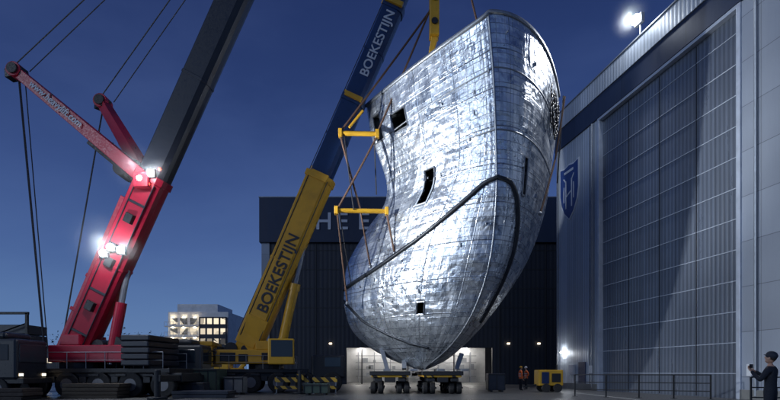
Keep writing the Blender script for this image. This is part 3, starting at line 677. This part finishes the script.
for x in (-25.2,-22.2):
    p.beam((x,31.8,0),(x,31.8,5.0),.15,.15)
    for i in range(4): p.beam((-25.2,31.8,i*1.1),(-22.2,31.8,(i+1)*1.1),.06,.06)
p.beam((-25.3,31.8,5.0),(-22.1,31.8,5.0),.15,.15); p.done()
A=Asm('yellow_wheel_loader',(-16,50,0)); p=A.part('body',M_yel,.1); p.box((-17.6,49.5,1),(-15.4,51.2,2.4)); p.box((-15.4,49.7,1.0),(-14.2,51,1.8)); p.beam((-14.6,50.3,1.6),(-12.9,50.3,3.6),.35,.4); p.done()
p=A.part('cab',M_glass,.06); p.box((-16.2,49.7,2.4),(-15.0,51,3.6)); p.done(); t=A.part('tyres',M_rub,.06);h=A.part('hubs',M_yel)
for x in (-17,-14.7):
    for y in (49.4,51.3): wheel(t,h,(x,y,.75),.75,.5,(0,1,0))
t.done();h.done(); p=A.part('bucket',M_black,.03); p.prism((-12.9,49.2,3.6),(-12.9,51.4,3.6),[(0,0),(.9,.1),(.9,.25),(.2,.9),(0,.9)],1,(0,0,1)); p.done()

# ---------------------------------------------------------------- distant buildings
def winmat():
    m,nt,b=newmat('lit_windows'); tc=N(nt,'ShaderNodeTexCoord').outputs['Object']
    wn=N(nt,'ShaderNodeTexVoronoi'); wn.inputs['Scale'].default_value=.56; nt.links.new(tc,wn.inputs[0])
    sp=N(nt,'ShaderNodeSeparateColor'); nt.links.new(wn.outputs['Color'],sp.inputs[0])
    b.inputs['Base Color'].default_value=(.03,.04,.06,1); b.inputs['Roughness'].default_value=.15
    b.inputs['Emission Color'].default_value=(1,.85,.62,1); nt.links.new(ramp(nt,sp.outputs[0],.35,.9,0.05,1.1),b.inputs['Emission Strength']); return m
M_win=winmat()
A=Asm('apartment_block',(-33,90,0)); p=A.part('walls',M_white); p.box((-38.4,90,0),(-28,100,11.8)); p.box((-37,90.5,11.8),(-30,99,13.2)); p.done()
p=A.part('windows',M_win)
for f in range(6):
    for i in range(6): x=-38+i*1.7; p.box((x,89.92,.9+f*1.75),(x+1.2,89.997,2.0+f*1.75))
p.done(); p=A.part('balconies',M_white,.02)
for f in range(6): p.box((-38.6,88.9,.4+f*1.75),(-33.0,89.9,.55+f*1.75)); 
p.done(); p=A.part('balcony_rails',M_steel)
for f in range(6):
    p.box((-38.6,88.88,1.2+f*1.75),(-33,88.93,1.25+f*1.75))
    for i in range(12): p.box((-38.6+i*.5,88.88,.55+f*1.75),(-38.56+i*.5,88.93,1.2+f*1.75))
p.done(); p=A.part('dark_wing',M_dgrey); p.box((-32.9,89.5,.0),(-28.2,89.9,10.9)); p.done()
p=A.part('wing_windows',M_win)
for f in range(6):
    for i in range(4): p.box((-32.6+i*1.15,89.42,.9+f*1.75),(-31.8+i*1.15,89.497,1.9+f*1.75))
p.done()
p=A.part('balcony_lamps',emit('balcony_lamp',(1,.8,.5),40))
for f in range(6):
    for i in range(3): p.box((-37.6+i*1.9,89.5,2.0+f*1.75),(-37.35+i*1.9,89.75,2.08+f*1.75))
p.done()
A=Asm('white_warehouse',(-42,80,0)); p=A.part('walls',M_wall); p.box((-44,80,0),(-33.5,95,5.2)); p.done(); p=A.part('roof_edge',M_steel); p.box((-44.2,79.8,5.2),(-33.3,95.2,5.6)); p.done()
p=A.part('roller_doors',M_dgrey)
for i in range(3): p.box((-43+i*3.3,79.9,.02),(-40.6+i*3.3,79.997,3.4))
p.done()
A=Asm('long_low_warehouse',(-80,120,0)); p=A.part('walls',M_dark); p.box((-110,120,0),(-52,140,7)); p.done(); p=A.part('roof',M_dgrey); p.box((-110.5,119.5,7),(-51.5,140.5,7.5)); p.done()
p=A.part('windows',M_win)
for i in range(14): p.box((-108+i*4,119.9,3.5),(-106+i*4,119.997,4.6))
p.done()
M_leaf=paint('winter_foliage',(.035,.04,.035),.9)
A=Asm('distant_tree_line',(-60,150,0)); p=A.part('crowns',M_leaf); q=A.part('trunks',M_black)
for i in range(46):
    x=-150+i*3.4+random.uniform(-1,1); y=150+random.uniform(-6,6); h=random.uniform(8,15); q.cyl((x,y,0),(x,y,h*.6),.25,6,.4)
    for k in range(6):
        an=random.uniform(0,6.28); q.cyl((x,y,h*.4),(x+math.cos(an)*h*.25,y+math.sin(an)*h*.25,h*random.uniform(.7,1)),.1,4,.3)
    for k in range(110):
        v=Vector((random.gauss(0,1),random.gauss(0,1),random.gauss(0,1)))*.5; c_=Vector((x+v.x*h*.33,y+v.y*h*.33,h*.7+v.z*h*.3)); s_=random.uniform(.2,.5)
        a_=[p.bm.verts.new(c_+Vector((random.uniform(-s_,s_),random.uniform(-s_,s_),random.uniform(-s_,s_)))) for _ in range(3)]; p.bm.faces.new(a_)
p.done();q.done()

# ---------------------------------------------------------------- people
def person(name,loc,yaw,jacket,trous,arms,cap=None,hold=False,pitch=0):
    A=Asm(name,loc,yaw)
    J=[((0,0,.96),.15,.115),((0,0,1.12),.145,.11),((0,0,1.3),.165,.12),((0,-.01,1.45),.12,.1),((0,.0,1.53),.06,.06),((0,.015,1.6),.055,.055)]
    E=[(0,1),(1,2),(2,3),(3,4),(4,5)]
    for s_ in (-1,1):
        b0=len(J); J+=[((s_*.1,0,.88),.1,.1),((s_*.11,.02,.5),.068,.068),((s_*.12,-.02,.12),.05,.05),((s_*.13,.13,.06),.045,.05)]
        E+=[(0,b0),(b0,b0+1),(b0+1,b0+2),(b0+2,b0+3)]
        b0=len(J); el,wr=arms[0 if s_<0 else 1]
        J+=[((s_*.19,-.01,1.43),.07,.07),(el,.052,.052),(wr,.036,.036)]; E+=[(3,b0),(b0,b0+1),(b0+1,b0+2)]
    me=bpy.data.meshes.new('body_skel'); me.from_pydata([j[0] for j in J],E,[]); o=bpy.data.objects.new('tmp_body',me); bpy.context.collection.objects.link(o)
    md=o.modifiers.new('sk','SKIN'); sv=me.skin_vertices[0].data
    for i,j in enumerate(J): sv[i].radius=(j[1],j[2]); sv[i].use_root=(i==0)
    md.use_smooth_shade=True; ss=o.modifiers.new('ss','SUBSURF'); ss.levels=2; ss.render_levels=2
    dg=bpy.context.evaluated_depsgraph_get(); m2=bpy.data.meshes.new_from_object(o.evaluated_get(dg)); bpy.data.objects.remove(o)
    m2.materials.clear()
    for mm in (jacket,trous,M_skin,M_black): m2.materials.append(mm)
    for f in m2.polygons:
        c_=f.center; f.use_smooth=True
        if c_.z<.12: f.material_index=3
        elif c_.z<.9 and abs(c_.x)<.24 and abs(c_.y)<.2: f.material_index=1
        elif c_.z>1.52 and abs(c_.x)<.1 and abs(c_.y)<.1: f.material_index=2
        else: f.material_index=0
    b_=bpy.data.objects.new('body',m2); bpy.context.collection.objects.link(b_); b_.parent=A.e
    def lp(n,m_,sm=True): return A.part(n,m_,0,sm,False)
    Hm=Matrix.Translation((0,.02,1.6))@Matrix.Rotation(pitch,4,'X')
    p=lp('head',M_skin); p.T=Hm; p.ball((0,0,.1),(.075,.092,.115)); p.ball((0,.03,.03),(.055,.06,.05)); p.ball((0,.097,.085),(.013,.022,.022)); p.ball((-.078,0,.09),(.012,.02,.032)); p.ball((.078,0,.09),(.012,.02,.032)); p.ball((0,.084,.045),(.024,.01,.007)); p.done()
    p=lp('eyes',M_hair); p.T=Hm; p.ball((-.03,.085,.108),(.012,.008,.007)); p.ball((.03,.085,.108),(.012,.008,.007)); p.done()
    p=lp('hair',M_hair); p.T=Hm; p.ball((0,-.018,.125),(.081,.09,.105)); p.done()
    if cap:
        p=lp('helmet',cap); p.T=Hm; p.ball((0,-.003,.155),(.095,.115,.095)); p.ball((0,.07,.14),(.075,.075,.012)); p.done()
    p=lp('hands',M_skin)
    for s_,(el,wr) in zip((-1,1),arms):
        el=Vector(el);wr=Vector(wr);d_=(wr-el).normalized(); sd=Vector((s_,0,0)); sd=(sd-d_*sd.dot(d_)).normalized(); nn=d_.cross(sd)*s_
        p.prism(wr-d_*.01,wr+d_*.09,[(-.038,-.012),(.038,-.012),(.038,.012),(-.038,.012)],1,nn)
        for k,ln in enumerate((.07,.08,.075,.058)):
            a_=wr+d_*.085+sd*(-.03+k*.02); m_=a_+d_*ln*.55-nn*.01; e_=m_+d_*ln*.4-nn*.025; p.cyl(a_,m_,.0095,7,.92); p.cyl(m_,e_,.0088,7,.8)
        a_=wr+d_*.03-sd*.035; m_=a_+d_*.035-sd*.03; p.cyl(a_,m_,.012,7,.9); p.cyl(m_,m_+d_*.03-sd*.008,.0105,7,.8)
    p.done()
    if jacket is M_orange:
        p=lp('reflective_bands',M_white); 
        for z in (1.08,1.24): p.prism((0,0,z),(0,0,z+.05),[(.182*math.cos(k*.3927),.14*math.sin(k*.3927)) for k in range(16)],1,(0,1,0))
        p.done()
    if hold:
        p=lp('phone',M_black); c_=(Vector(arms[0][1])+Vector(arms[1][1]))/2+Vector((0,.04,.11)); p.box(c_-Vector((.08,.006,.04)),c_+Vector((.08,.006,.04))); p.done()
down=(((-.25,-.03,1.15),(-.27,.06,.9)),((.25,-.03,1.15),(.27,.06,.9)))
hip=(((-.3,-.08,1.18),(-.2,.08,1.0)),((.25,-.03,1.15),(.24,.16,.95)))
hold=(((-.27,.1,1.22),(-.09,.32,1.42)),((.27,.1,1.22),(.09,.32,1.42)))
person('photographer_man',(8.05,11.0,0),R(35),M_cloth,M_cloth,hold,paint('navy_cap',(.02,.025,.04),.7),True,R(15))
person('worker_in_orange',(10.6,40.5,0),R(100),M_orange,M_cloth,hip,M_white)
person('worker_in_orange',(9.7,38.6,0),R(-80),M_orange,M_cloth,down,M_yel)
person('worker_in_dark_coat',(-4.3,38,0),R(-30),M_cloth,M_cloth,down,M_white)
